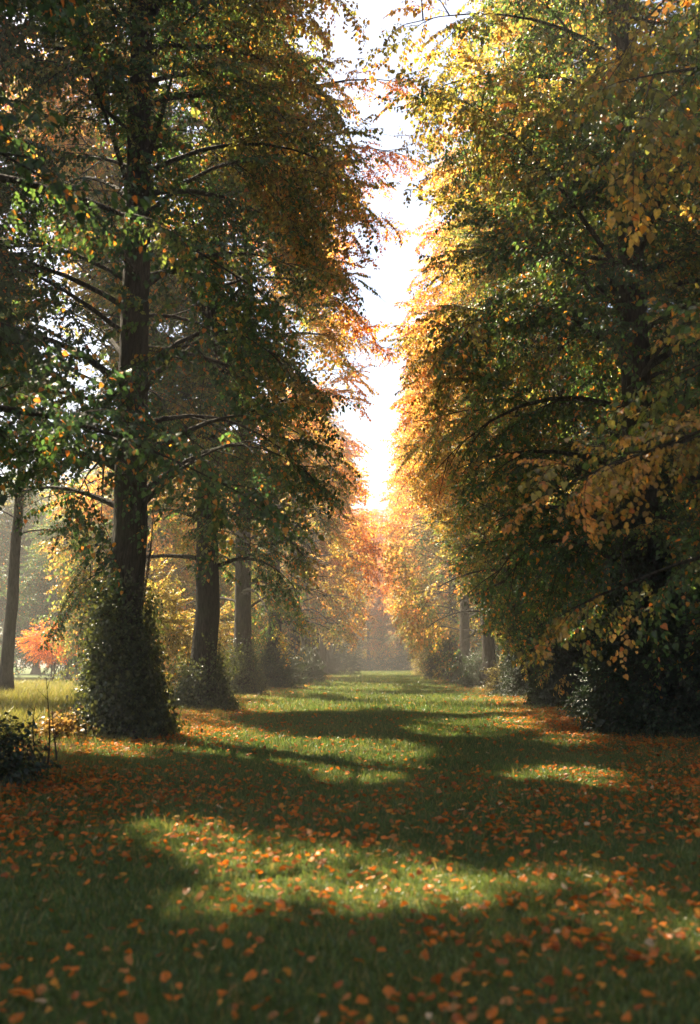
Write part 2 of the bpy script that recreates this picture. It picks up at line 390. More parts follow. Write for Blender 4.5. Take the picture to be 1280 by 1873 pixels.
def in_poly(P, poly):
    x, y = P[:, 0], P[:, 1]; ins = np.zeros(len(P), bool); n = len(poly)
    for i in range(n):
        (x1, y1), (x2, y2) = poly[i], poly[(i + 1) % n]
        c = ((y1 > y) != (y2 > y)) & (x < (x2 - x1) * (y - y1) / (y2 - y1 + 1e-12) + x1)
        ins ^= c
    return ins
def sunlit(P):
    G = P[:, :2] - S[None, :2] * (P[:, 2:3] / S[2])
    m = np.zeros(len(P), bool)
    for q in PATCHES: m |= in_poly(G, q)
    v = G[:, 0] * math.cos(R(SUN_AZ)) + G[:, 1] * math.sin(R(SUN_AZ))
    st = np.sin(0.62 * v + 1.3 * np.sin(0.23 * v)) + 0.35 * np.sin(1.7 * v + 0.5 * G[:, 0])
    m |= (np.abs(G[:, 0]) < 4.8) & (G[:, 1] > 25) & (G[:, 1] < 165) & (st > 0.62)      # streaks across the far lawn
    return m

# ------------------------------------------------------------------ trees
GREEN = np.array([0.072, 0.136, 0.038]); DEEP = np.array([0.032, 0.078, 0.036]); OLIVE = np.array([0.240, 0.228, 0.060])
GOLD = np.array([0.55, 0.325, 0.115]); ORANGE = np.array([0.58, 0.205, 0.038])
LANE_C = 0.35
def gap(y, z):
    """half-width of the open slot kept clear over the avenue"""
    low = np.interp(z, [0, 1.5, 3.5, 7, 10, 14, 20, 30, 40], [4.9, 4.3, 2.2, 0.9, 0.5, 0.5, 1.0, 1.5, 2.2])
    return low + 0.45 * np.sin(y * 0.5 + z * 0.9) + 0.3 * np.sin(y * 1.3 - z * 0.6)
def leaf_colours(P, warm):
    n = len(P)
    h = np.clip((P[:, 2] - 4) / 20, 0, 1)
    w = warm + 0.12 + 0.38 * h + 0.46 * np.clip(1 - np.abs(P[:, 0] - 0.2) / 4.4, 0, 1) + 0.34 * smooth_noise(P, 0.55, 3.0) + 0.16 * smooth_noise(P, 1.9, 8.0) + 0.12 * RNG.normal(size=n)
    stops = [(-0.3, DEEP), (0.15, GREEN), (0.42, OLIVE), (0.72, GOLD), (0.95, ORANGE)]
    xs = [s[0] for s in stops]
    c = np.stack([np.interp(w, xs, [s[1][k] for s in stops]) for k in range(3)], -1)
    return c * (0.8 + 0.4 * RNG.random((n, 1)))
def build_tree(name, base, H, rad, crown_r, label, category='tree', group=None, zmin=4.5, n_limb=46, step=0.30, coarse=False,
               warm=0.1, lane_side=0, separate=True, flare=1.0, lean=(0, 0), seed=0, bushy=0, carve=True, keep=1.0, droop=1.0, slot=True, reach=1.0, targets=(), n_leaf=0, low_warm=0.0, open_front=0.0, bushy_from=1.0):
    r = np.random.default_rng(seed)
    bx, by = base; bz = float(gh(bx, by))
    root = link(name, None, label=label, category=category, group=group)
    root.location = (bx, by, bz)
    O = np.array([bx, by, bz])
    # trunk
    zs = np.concatenate([[-0.15, 0.0, 0.15, 0.4, 0.8, 1.4, 2.2], np.linspace(3.2, H * 0.97, 22)])
    wob = np.cumsum(r.normal(size=(len(zs), 2)) * 0.03, axis=0); wob -= wob[3]; wob *= np.clip(zs / 3, 0, 1)[:, None]
    cen = np.stack([lean[0] * zs + wob[:, 0], lean[1] * zs + wob[:, 1], zs], -1)
    rr = rad * (np.clip(1 - zs / H, 0, 1) ** 0.75 * 0.92 + 0.03) * (1 + flare * 0.85 * np.exp(-np.clip(zs, 0, 99) / 0.55))
    sides = 18
    th = np.arange(sides) * 2 * math.pi / sides
    but = 1 + 0.16 * np.exp(-np.clip(zs, 0, 99) / 1.1)[:, None] * np.sin(th * 5 + r.random() * 6)[None] + 0.035 * r.normal(size=(len(zs), sides))
    V = np.stack([cen[:, None, 0] + np.cos(th) * rr[:, None] * but, cen[:, None, 1] + np.sin(th) * rr[:, None] * but, np.repeat(zs[:, None], sides, 1)], -1).reshape(-1, 3)
    i = np.arange(len(zs) - 1)[:, None] * sides; j = np.arange(sides)[None]; k = (j + 1) % sides
    Q = np.stack([i + j, i + k, i + sides + k, i + sides + j], -1).reshape(-1, 4)
    link('trunk', mesh_np('trunk', V, Q, (M_BARK,)), root)
    def trunk_at(z):
        return np.array([np.interp(z, zs, cen[:, c]) for c in range(3)])
    SP, SX, SF = [], [], []
    allb = Tubes(); twigs = Tubes()
    tt = np.linspace(0, 1, 8)
    n_t = len(targets)
    for n in range(-n_t, n_limb):
        u = (max(n, 0) + r.random()) / n_limb
        z0 = zmin + (H * 0.95 - zmin) * u ** 0.92
        az = n * 2.39996 + r.normal() * 0.35
        h = (z0 - zmin) / (H - zmin)
        L0 = crown_r * (0.72 + 0.36 * math.sin(math.pi * min(1, h * 0.9 + 0.12))) * (1 - 0.62 * max(0, h - 0.55) / 0.45) * (0.8 + 0.4 * r.random())
        el = R(26 + 40 * h + r.normal() * 12)
        d = np.array([math.cos(az) * math.cos(el), math.sin(az) * math.cos(el), math.sin(el)])
        if n >= 0 and d[1] < -0.3 and r.random() < open_front: continue
        if lane_side and d[0] * lane_side > 0: L0 *= reach
        sag = (0.40 + 0.6 * (1 - h)) * droop * (0.5 + r.random())
        a = trunk_at(z0)
        P = a + d * (L0 * tt)[:, None]
        P[:, 2] += -sag * L0 * tt ** 2.2 * 0.55
        P[:, 0] += 0.12 * L0 * np.sin(tt * 3 + r.random() * 6) * 0.3 * math.sin(az); P[:, 1] += 0.10 * L0 * np.sin(tt * 4 + r.random() * 6) * 0.3
        if n < 0:                                   # a limb whose tip the photograph shows
            tg = np.asarray(targets[n + n_t]) - O; h = 0.05
            a = trunk_at(max(tg[2] + 0.6, 2.0)); L0 = float(np.linalg.norm(tg - a))
            P = a + (tg - a) * tt[:, None]; P[:, 2] += 0.10 * L0 * np.sin(math.pi * tt); P[:, 1] += 0.04 * L0 * np.sin(tt * 5)
        P[:, 2] = np.maximum(P[:, 2], 0.7)
        W = P + O
        bad = (n >= 0) & (np.abs(W[:, 0] - LANE_C) < gap(W[:, 1], W[:, 2])) & slot
        m = int(np.argmax(bad)) if bad.any() else len(tt)
        if m < 3: m = 3
        P = P[:m]; tl = tt[:m]
        rb = rad * (0.085 + 0.10 * (1 - h)) * (0.8 + 0.4 * r.random())
        rads = np.maximum(rb * (1 - tl) ** 0.9, 0.010)
        tb = Tubes() if separate else allb
        tb.add(P, rads, 6)
        L1 = L0 * tl[-1]
        ns = int(max(3, L1 / (0.62 if n >= 0 else (0.75 if n + n_t == 1 else 0.42))))
        for s_ in range(ns):
            t = (0.22 + 0.78 * (s_ + 0.7 * r.random()) / ns) * tl[-1]
            b = np.array([np.interp(t, tl, P[:, c]) for c in range(3)])
            dd = norm(np.array([np.interp(min(t + 0.08, tl[-1]), tl, P[:, c]) - np.interp(max(t - 0.08, 0), tl, P[:, c]) for c in range(3)]))
            sg = 1 if s_ % 2 else -1
            side = norm(np.cross(np.array([0, 0, 1.0]), dd))
            e = norm(dd * (0.55 + 0.3 * r.random()) + side * sg * (0.55 + 0.5 * r.random()) + np.array([0, 0, 0.5 * r.normal()]))
            ln = (0.55 + (0.36 if n >= 0 else 0.16) * L0 * (1 - 0.55 * t)) * (0.65 + 0.6 * r.random())
            q = np.linspace(0, 1, 5)
            C = b + e * (ln * q)[:, None]; C[:, 2] -= (0.25 + 0.25 * r.random()) * droop * ln * q ** 2
            if n < 0: C[:, 2] = b[2] + (C[:, 2] - b[2]) * 0.45
            C[:, 2] = np.maximum(C[:, 2], 0.6)
            tb.add(C, np.maximum(0.022 * (1 - q) * (0.6 + 0.1 * ln), 0.004), 4)
            k_ = max(2, int(ln / step))
            for w_ in range(k_):
                v = (w_ + 0.3 + 0.7 * r.random()) / k_
                pp = np.array([np.interp(v, q, C[:, c]) for c in range(3)])
                g2 = 1 if w_ % 2 else -1
                sd2 = norm(np.cross(np.array([0, 0, 1.0]), e))
                SF.append(n + n_t + 1 if n < 0 else 0); SP.append(pp); SX.append(e * (0.7 + 0.3 * r.random()) + sd2 * g2 * (0.8 * (1 - v) + 0.15) + np.array([0, 0, -0.25 * droop + 0.25 * r.normal()]))
        SF.append(n + n_t + 1 if n < 0 else 0); SP.append(P[-1]); SX.append(dd + np.array([0, 0, -0.2]))
        if separate:
            link('branch', tb.mesh('branch', M_BARK), root)
    for n in range(bushy):
        z = bushy_from + (H * 0.5) * r.random() ** 1.3; az = r.random() * 6.283
        c = trunk_at(z); d = np.array([math.cos(az), math.sin(az), 0.15 * r.normal()])
        SF.append(0); SP.append(c + d * (rad * 0.8 + 0.9 * r.random())); SX.append(d + np.array([0, 0, -0.3]))
    if not separate:
        link('branch', allb.mesh('branches', M_BARK), root, kind='stuff')
    SP = np.array(SP); SX = norm(np.array(SX)); SI = np.array(SF); SF = SI > 0
    SZ = norm(np.array([0, 0, 1.0]) + 0.30 * r.normal(size=SP.shape))
    W = SP + O
    ok = W[:, 2] > gh(W[:, 0], W[:, 1]) + 0.35
    tip = W + SX * 0.6
    if slot: ok &= ~(np.abs(tip[:, 0] - LANE_C) < gap(tip[:, 1], tip[:, 2])) | SF
    if carve: ok &= ~((sunlit(W) | sunlit(W + SX * 0.45) | sunlit(W + SX * 0.9) | sunlit(W + SX * 1.25)) & (r.random(len(W)) < 0.99)) | SF
    # airy places: whole clumps thinned out
    ok &= (smooth_noise(W, 1.1, seed * 0.37) + 0.25 * r.normal(size=len(W)) > -0.75 + (1 - keep) * 0.9)
    SP, SX, SZ, W, SF, SI = SP[ok], SX[ok], SZ[ok], W[ok], SF[ok], SI[ok]
    scl = (0.8 + 0.45 * r.random(len(SP))) * (1.05 if not coarse else 1.15) * np.where(SF, 0.78, 1.0)
    col = leaf_colours(W, warm + np.where(SI == 2, 0.0, np.where(SF, low_warm, 0.0)))
    fo = scatter('foliage', 'coarse' if coarse else 'fine', SPRAYS_BIG if coarse else SPRAYS, SP, euler_from_axes(SX, SZ), scl, col, root)
    if n_leaf:                                          # the 300 nearest leaves of the hanging limbs, each a part of its own
        idx = np.where(SF)[0]; idx = idx[np.argsort(np.linalg.norm(W[idx] - np.array([0, 0, EYE]), axis=1) - 2.0 * r.random(len(idx)))]
        for q_ in range(n_leaf):
            i_ = idx[(q_ // 5) % len(idx)]; u_ = r.random(); ax = SX[i_]
            sd_ = norm(np.cross(np.array([0, 0, 1.0]), ax)) * (1 if q_ % 2 else -1)
            pos = SP[i_] + ax * (0.1 + 0.85 * u_) + sd_ * 0.05 + np.array([0, 0, -0.2 * u_ * u_])
            f_ = norm(ax * 0.6 + sd_ * 0.8 + np.array([0, 0, -0.45 - 0.5 * r.random()]))
            e_ = euler_from_axes(f_[None], norm(np.array([0, 0, 1.0]) + 0.4 * r.normal(size=3))[None])[0]
            lo = link('leaf', LEAF_ME[q_ % len(LEAF_ME)], root)
            lo.location = pos; lo.rotation_euler = e_; lo.scale = (0.066 * (0.7 + 0.6 * r.random()),) * 3
            lo['col'] = [float(v) for v in col[i_]] + [1.0]
    return root, W, SX, col, trunk_at

TREES = []
LEFT = [(-6.8, 10.5), (-5.45, 21.4), (-5.75, 33.0), (-6.15, 45.5), (-6.0, 57.5), (-5.9, 70), (-6.0, 83), (-5.9, 96), (-6.0, 109), (-5.9, 122), (-6.0, 136), (-6.0, 150)]
RIGHT = [(6.9, 11.5), (5.95, 22.0), (6.6, 33.8), (6.4, 44.5), (6.3, 57), (6.0, 69), (6.1, 82), (6.0, 95), (6.1, 108), (6.0, 121), (6.0, 135), (6.0, 149)]
ORD = ['first', 'second', 'third', 'fourth', 'fifth', 'sixth', 'seventh', 'eighth', 'ninth', 'tenth', 'eleventh', 'twelfth']
LT, RT = [], []
for k, (x, y) in enumerate(LEFT):
    far = y > 62
    if k == 0: lab = 'lime tree whose dark leafy branches hang over the shaded ivy-footed trunk, own trunk unseen'
    elif k == 1: lab = 'large dark lime tree with broad ivy-skirted trunk beside the orange leaf patch'
    else: lab = f'tall green and gold lime tree, {ORD[k-1]} trunk along the row starting at the ivy-skirted trunk'
    LT.append(build_tree('lime_tree', (x, y), (29 if k < 5 else 25) + 1.5 * RNG.normal(), [0.42, 0.44, 0.45, 0.44][min(k, 3)], 5.6, lab, group='lime trees along the ivy-trunk side of the avenue',
        zmin=3.6 if k < 1 else (4.3 if k < 3 else 3.6), n_limb=54 if far else (108 if k == 1 else 80), step=0.34 if far else 0.20, coarse=far, warm=[-0.30, -0.28, -0.10, 0.12][min(k, 3)] + (0.12 if far else 0),
        lane_side=1, separate=not far, flare=1.5 if k == 1 else 1.0, seed=20 + k, lean=(-0.006, 0) if k == 1 else (0, 0), keep=0.55 if k == 0 else 1.0, reach=0.62 if k == 0 else 1.0, n_leaf=300 if k == 0 else 0, open_front=0.3 if k == 1 else 0.0, bushy=(0 if k == 0 else 60 if k == 1 else 170), bushy_from=4.6,
        targets={0: [at_depth(440, 905, 13.0), at_depth(480, 545, 14.0)], 2: [at_depth(735, 290, 31), at_depth(742, 160, 30), at_depth(700, 420, 33)], 3: [at_depth(705, 640, 45), at_depth(690, 330, 42)]}.get(k, ())))
for k, (x, y) in enumerate(RIGHT):
    far = y > 62
    if k == 0: lab = 'lime tree whose orange-tipped low branch hangs over the dark bushy trunk, own trunk unseen'
    elif k == 1: lab = 'tall lime tree with dark straight trunk rising from the black bushy undergrowth'
    else: lab = f'golden-topped lime tree, {ORD[k-1]} trunk along the bushy row starting at the dark straight trunk'
    RT.append(build_tree('lime_tree', (x, y), 29 + 2.5 * RNG.normal() * 0.6, [0.42, 0.44, 0.42, 0.40][min(k, 3)], 5.6, lab, group='lime trees along the bushy side of the avenue',
        zmin=3.2 if k < 1 else 2.6, n_limb=56 if far else (94 if k == 1 else 80), step=0.34 if far else 0.20, coarse=far, warm=[0.0, -0.20, -0.08, 0.08][min(k, 3)] + (0.10 if far else 0),
        lane_side=-1, separate=not far, seed=60 + k, lean=(-0.012, 0) if k == 1 else (0, 0), bushy=120 if k else 0, keep=0.5 if k == 0 else 1.0, reach=0.62 if k == 0 else 1.0, n_leaf=300 if k == 0 else 0, open_front=0.3 if k == 1 else 0.0,
        targets=[at_depth(1000, 905, 12.0), at_depth(1040, 1115, 13.0), at_depth(1100, 865, 11.5)] if k == 0 else (), low_warm=0.32))

# trees that close the far end of the avenue
for k, (x, y, h, w) in enumerate([(-7, 166, 27, .3), (-1.5, 176, 29, .35), (3.5, 171, 24, .5), (9, 165, 27, .35), (0.8, 186, 31, .3), (-12, 180, 28, .2), (14, 182, 28, .25), (4.5, 192, 30, .3), (-4.5, 192, 30, .3)]):
    build_tree('woodland_tree', (x, y), h, 0.35, 5.5, ['hazy green tree closing the end of the grass avenue', 'hazy russet tree closing the end of the grass avenue'][k % 2], group=['green trees closing the avenue', 'russet trees closing the avenue'][k % 2],
               zmin=2.0, n_limb=64, step=0.3, coarse=True, warm=w - 0.25, separate=False, seed=100 + k, carve=False, slot=False, bushy=100)
# woodland beyond the left-hand row and behind the right-hand row
def copy_tree(root, x, y, rz, s, label, group):
    c = root.copy(); COL.objects.link(c); c.location = (x, y, float(gh(x, y))); c.rotation_euler = (0, 0, rz); c.scale = (s, s, s)
    c['label'] = label; c['group'] = group
    for ch in root.children:
        d = ch.copy(); COL.objects.link(d); d.parent = c
    return c
g_l = 'woodland trees beyond the sunny meadow'; l_l = 'dark woodland tree standing behind the sunny meadow beyond the avenue'
wt, *_ = build_tree('woodland_tree', (-34, 92), 19, 0.32, 5.2, l_l, group=g_l, zmin=1.6, n_limb=66, step=0.32, coarse=True, warm=-0.3, separate=False, seed=140, carve=False, slot=False)
for k, (x, y, s) in enumerate([(-26, 84, .8), (-43, 86, 1.0), (-52, 98, 1.1), (-30, 108, 1.15), (-20, 100, 0.9), (-62, 92, 1.0), (-41, 120, 1.2), (-17, 126, 1.0), (-37, 80, .9), (-48, 78, 1.0), (-57, 84, 1.1), (-24, 94, 1.2), (-70, 100, 1.3)]):
    copy_tree(wt, x, y, k * 1.7, s, l_l, g_l)
g_m = 'sunlit golden trees glowing between the ivy trunks'; l_m = 'sunlit golden-green tree glowing in the gaps between the ivy trunks'
wm, *_ = build_tree('woodland_tree', (-14, 60), 16, 0.28, 5.0, l_m, group=g_m, zmin=1.4, n_limb=60, step=0.34, coarse=True, warm=0.25, separate=False, seed=145, carve=False, slot=False)
for k, (x, y, s) in enumerate([(-15, 73, 1.05), (-13.5, 87, 1.0), (-15, 102, 1.1), (-13, 118, 1.1)]):
    copy_tree(wm, x, y, 1.1 + k * 1.9, s, l_m, g_m)
g_r = 'woodland trees behind the bushy row'; l_r = 'dark green woodland tree filling the gaps behind the bushy row'
wr, *_ = build_tree('woodland_tree', (13.5, 28), 17, 0.3, 5.0, l_r, group=g_r, zmin=1.2, n_limb=46, step=0.42, coarse=True, warm=-0.3, separate=False, seed=150, carve=False, slot=False, bushy=160)
for k, (x, y, s) in enumerate([(12.8, 17, .9), (14, 38, 1.0), (13, 50, 1.05), (14, 63, 1.0), (13, 78, 1.05), (14, 95, 1.1), (13.5, 115, 1.1), (18, 45, 1.15)]):
    copy_tree(wr, x, y, 0.8 + k * 2.1, s, l_r, g_r)

# second line of trees behind the ivy-trunk row
for k, (x, y, zm, lab) in enumerate([(-12.5, 15.5, 6.5, 'dark lime tree set back behind the overhanging branches'), (-13.8, 26.5, 7.0, 'lime tree set back behind the broad ivy-skirted trunk'), (-18.0, 41, 8.5, 'lime tree set back behind the hazy trunk, crown high over the meadow'), (-9.0, 35.0, 8.0, 'lime tree crown filling the space between the first two ivy trunks')]):
    build_tree('lime_tree', (x, y), 27 + k, 0.36, 5.8, lab, zmin=zm, n_limb=84, step=0.24, coarse=True, warm=[-0.3, -0.1, 0.1, -0.05][k], separate=False, seed=170 + k, slot=False, droop=0.6)

for k, (x, y, zm, lab) in enumerate([(13.8, 23.5, 5.0, 'tall green lime tree set back behind the dark straight trunk'), (14.2, 37, 5.0, 'tall lime tree set back behind the second bushy-row trunk')]):
    build_tree('lime_tree', (x, y), 27 + k, 0.36, 5.8, lab, zmin=zm, n_limb=60, step=0.3, coarse=True, warm=-0.15, separate=False, seed=190 + k, slot=False)
# the avenue goes on behind the viewpoint; unseen trees added to shade the foreground
for k, x in enumerate((-6.4, 6.4)):
    build_tree('lime_tree', (x, -3.5 + k), 28, 0.4, 5.6, ['lime tree behind the viewpoint continuing the ivy-trunk row', 'lime tree behind the viewpoint continuing the bushy row'][k], zmin=4, n_limb=54, step=0.34, coarse=True, warm=0.0, separate=False, seed=180 + k)

# tall trunk by the meadow at the picture's edge
mx_, my_ = ground_at(8, 1277)
build_tree('meadow_tree', (mx_, my_), 24, 0.30, 5.0, 'slim bare-trunked tree standing in the sunny meadow by the orange sapling', zmin=7.0, n_limb=36, step=0.5, coarse=True, warm=0.0, separate=False, seed=160, carve=True, slot=False, flare=0.7)

# small orange tree in the meadow
def small_tree(name, base, label, cat, height, width, n_stem, col, n_spray, seed, mat_sources=SPRAYS, key='fine', z_low=0.45):
    r = np.random.default_rng(seed); x, y = base
    root = link(name, None, label=label, category=cat); root.location = (x, y, float(gh(x, y)))
    for s in range(n_stem):
        t = Tubes(); a = r.random() * 6.283; q = np.linspace(0, 1, 7)
        b = np.array([math.cos(a), math.sin(a), 0]) * 0.12 * width * r.random()
        d = np.array([math.cos(a) * width * 0.38 * r.random(), math.sin(a) * width * 0.38 * r.random(), height * (0.75 + 0.2 * r.random())])
        P = b + d * q[:, None]; P[:, :2] += (r.normal(size=2) * 0.08)[None] * np.sin(q * 3)[:, None]
        t.add(P, 0.05 * (1 - q) + 0.008, 6)
        link('stem', t.mesh('stem', M_BARK), root)
    u = norm(r.normal(size=(n_spray, 3))); rr = r.random(n_spray) ** 0.4
    P = u * rr[:, None] * np.array([width / 2, width / 2, height * (1 - z_low) / 2]) + np.array([0, 0, height * (1 + z_low) / 2])
    P += 0.18 * r.normal(size=P.shape) * np.array([1, 1, .5])
    ok = smooth_noise(P + seed, 2.2) > -0.45; P = P[ok]; u = u[ok]
    X = u * np.array([1, 1, 0.4]) + np.array([0, 0, -0.1]) + 0.3 * r.normal(size=u.shape)
    scatter('foliage', key, mat_sources, P, euler_from_axes(X, norm(np.array([0, 0, 1.0]) + 0.3 * r.normal(size=u.shape))), 0.7 + 0.5 * r.random(len(P)), np.asarray(col) * (0.75 + 0.5 * r.random((len(P), 1))), root)
    return root
ox, oy = ground_at(92, 1252)
small_tree('orange_maple', (ox, oy), 'small bright orange-leaved tree on slender stems at the meadow edge', 'tree', 4.0, 3.4, 4, (0.55, 0.20, 0.02), 420, 5)

# ------------------------------------------------------------------ shrubs at the feet of the rows
def shrub(base, w, h, label, col, n, seed, group=None, sources=None, key='shrub', depth=None, name='shrub'):
    r = np.random.default_rng(seed); x, y = base
    root = link(name, None, label=label, category='shrub', group=group); root.location = (x, y, float(gh(x, y)) - 0.02)
    st = Tubes()
    for s in range(7):
        q = np.linspace(0, 1, 5); a = r.random() * 6.283
        d = np.array([math.cos(a) * w * 0.3, math.sin(a) * w * 0.3, h * 0.8])
        P = d * q[:, None]; P[:, 2] -= 0.05
        st.add(P, 0.022 * (1 - q) + 0.004, 5)
    link('stems', st.mesh('stems', M_TWIG), root, kind='stuff')
    u = norm(r.normal(size=(n, 3))); u[:, 2] = np.abs(u[:, 2])
    lump = 1 + 0.28 * smooth_noise(u * 2.2, 1.6, seed)
    rr = (0.55 + 0.45 * r.random(n) ** 0.5) * lump
    P = u * rr[:, None] * np.array([w / 2, (depth or w) / 2, h]); P[:, 2] = np.maximum(P[:, 2] - 0.1, 0.08)
    X = u * np.array([1, 1, 0.35]) + 0.35 * r.normal(size=u.shape) + np.array([0, 0, 0.1])
    c = np.asarray(col) * (0.6 + 0.8 * r.random((n, 1)))
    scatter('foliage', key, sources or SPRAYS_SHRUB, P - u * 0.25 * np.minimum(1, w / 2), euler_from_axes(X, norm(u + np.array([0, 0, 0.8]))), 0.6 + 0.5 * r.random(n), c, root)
    return root
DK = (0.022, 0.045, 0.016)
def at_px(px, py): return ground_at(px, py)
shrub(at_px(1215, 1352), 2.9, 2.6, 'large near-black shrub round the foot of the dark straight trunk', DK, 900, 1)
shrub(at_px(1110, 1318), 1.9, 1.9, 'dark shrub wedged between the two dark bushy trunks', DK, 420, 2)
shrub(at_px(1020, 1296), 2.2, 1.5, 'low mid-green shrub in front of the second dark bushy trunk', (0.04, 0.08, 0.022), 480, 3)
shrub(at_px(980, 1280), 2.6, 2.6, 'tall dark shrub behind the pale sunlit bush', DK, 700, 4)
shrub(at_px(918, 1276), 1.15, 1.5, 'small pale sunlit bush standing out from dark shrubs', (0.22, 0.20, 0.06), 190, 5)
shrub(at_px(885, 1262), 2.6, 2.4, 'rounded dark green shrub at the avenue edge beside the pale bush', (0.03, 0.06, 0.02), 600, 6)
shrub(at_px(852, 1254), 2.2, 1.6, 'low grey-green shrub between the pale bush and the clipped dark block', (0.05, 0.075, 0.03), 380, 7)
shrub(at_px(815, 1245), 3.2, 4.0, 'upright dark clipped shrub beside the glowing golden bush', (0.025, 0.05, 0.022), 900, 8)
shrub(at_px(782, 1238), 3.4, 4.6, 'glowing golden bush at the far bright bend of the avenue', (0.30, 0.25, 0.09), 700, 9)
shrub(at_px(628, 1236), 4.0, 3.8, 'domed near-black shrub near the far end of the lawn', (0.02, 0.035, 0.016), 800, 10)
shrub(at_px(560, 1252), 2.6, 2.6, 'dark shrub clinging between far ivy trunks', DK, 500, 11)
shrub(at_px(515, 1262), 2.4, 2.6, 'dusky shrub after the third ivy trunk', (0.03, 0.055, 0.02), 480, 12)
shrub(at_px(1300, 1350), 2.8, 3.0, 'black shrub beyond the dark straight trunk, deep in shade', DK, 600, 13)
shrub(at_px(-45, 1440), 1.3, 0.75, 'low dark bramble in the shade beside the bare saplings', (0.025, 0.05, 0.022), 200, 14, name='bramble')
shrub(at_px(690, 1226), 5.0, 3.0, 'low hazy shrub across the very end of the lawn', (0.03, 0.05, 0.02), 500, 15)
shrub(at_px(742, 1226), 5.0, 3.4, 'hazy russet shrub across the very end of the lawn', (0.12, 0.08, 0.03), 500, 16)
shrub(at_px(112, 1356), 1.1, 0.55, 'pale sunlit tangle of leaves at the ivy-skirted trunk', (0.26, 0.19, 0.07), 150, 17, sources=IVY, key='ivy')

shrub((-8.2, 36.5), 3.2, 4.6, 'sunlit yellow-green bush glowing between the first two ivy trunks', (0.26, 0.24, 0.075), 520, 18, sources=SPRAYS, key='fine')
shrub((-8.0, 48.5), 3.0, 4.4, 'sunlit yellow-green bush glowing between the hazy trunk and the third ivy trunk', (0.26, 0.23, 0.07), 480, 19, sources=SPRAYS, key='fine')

for k, (x, w, h) in enumerate([(-9.5, 6, 4.2), (-4.5, 6, 3.2), (0.5, 6.5, 2.6), (5.5, 6, 3.4), (10.0, 6, 4.4)]):
    shrub((x, 158 + 1.5 * math.sin(k * 2.0)), w, h, 'low dark bush in the hedge-like line closing the lawn', (0.035, 0.055, 0.022), 420, 30 + k, group='dark bushes closing the lawn', sources=SPRAYS_BIG, key='coarse', depth=3.0)

# ------------------------------------------------------------------ ivy on the trunks
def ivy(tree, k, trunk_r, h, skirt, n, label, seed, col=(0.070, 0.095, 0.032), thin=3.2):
    root_t, *_ , trunk_at = tree
    r = np.random.default_rng(seed); x, y, z = root_t.location
    root = link('ivy', None, label=label, category='ivy', group=None); root.location = (x, y, z)
    st = Tubes()
    for s in range(9):
        a = s * 0.7 + r.random(); q = np.linspace(0, 1, 10)
        zz = q * h * (0.5 + 0.5 * r.random())
        rad = trunk_r * (1 + 0.9 * np.exp(-zz / 0.55)) + 0.03
        aa = a + 0.5 * np.sin(q * 4 + s)
        c = np.array([trunk_at(v) for v in zz])
        st.add(np.stack([c[:, 0] + np.cos(aa) * rad, c[:, 1] + np.sin(aa) * rad, zz - 0.05], -1), 0.025 * (1 - 0.7 * q), 5)
    link('stems', st.mesh('stems', M_TWIG), root, kind='stuff')
    v = r.random(n) ** 1.5; zz = v * h; az = r.random(n) * 6.283
    prof = trunk_r * 1.02 + (skirt - trunk_r) * np.exp(-zz / (h * 0.17)) * (1 + 0.30 * np.sin(az * 3 + seed) + 0.25 * np.sin(az * 7 + zz * 3) + 0.2 * np.sin(az * 4 - zz * 5))
    c = np.array([trunk_at(q) for q in zz])
    den = smooth_noise(np.stack([np.cos(az) * 1.5, np.sin(az) * 1.5, zz * 0.7], -1), 1.8, seed) + 1.3 - thin * v
    ok = den + 0.3 * r.normal(size=n) > 0
    rad = prof * (0.78 + 0.22 * r.random(n)) + 0.30 * r.random(n) ** 4
    N_ = np.stack([np.cos(az), np.sin(az), 0.25 + 0 * az], -1)
    P = np.stack([c[:, 0] + np.cos(az) * rad, c[:, 1] + np.sin(az) * rad, np.maximum(zz, 0.05)], -1)
    X = np.stack([0.2 * r.normal(size=n), 0.2 * r.normal(size=n), -1 + 0.25 * r.normal(size=n)], -1) + 0.25 * N_
    P, X, N2 = P[ok], X[ok], norm(N_ + 0.25 * r.normal(size=N_.shape))[ok]
    # frame: local X = hanging direction, local Z = outwards
    X = norm(X - N2 * np.sum(X * N2, -1, keepdims=True))
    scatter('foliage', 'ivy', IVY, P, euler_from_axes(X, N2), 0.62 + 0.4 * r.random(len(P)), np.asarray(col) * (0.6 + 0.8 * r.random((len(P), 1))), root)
    # the single leaves that stand out at the edge of the sleeve
    return root, P + np.array([x, y, z]), N2
IV1 = ivy(LT[1], 1, 0.46, 5.4, 0.86, 3000, 'thick ivy skirt wrapped round the broad trunk by the orange leaf patch', 1)
ivy(LT[2], 2, 0.47, 3.0, 1.0, 1300, 'ivy on the hazy trunk next after the broad ivy-skirted trunk', 2)
ivy(LT[3], 3, 0.46, 4.6, 0.95, 1300, 'ivy on the third trunk, lit by the mist', 3)
ivy(LT[4], 4, 0.38, 5.0, 1.2, 1000, 'ivy on the fourth trunk beside dusky shrub', 4)
ivy(LT[5], 5, 0.38, 5.0, 1.2, 800, 'ivy on the fifth trunk of the ivy row', 5)
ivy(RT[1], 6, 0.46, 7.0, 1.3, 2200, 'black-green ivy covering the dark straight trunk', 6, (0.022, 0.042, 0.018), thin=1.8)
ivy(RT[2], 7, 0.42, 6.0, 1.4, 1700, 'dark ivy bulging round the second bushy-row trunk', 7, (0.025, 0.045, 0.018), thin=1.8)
ivy(RT[3], 8, 0.42, 6.0, 1.3, 1300, 'dark ivy round the trunk behind the pale sunlit bush', 8, (0.028, 0.05, 0.018), thin=1.8)

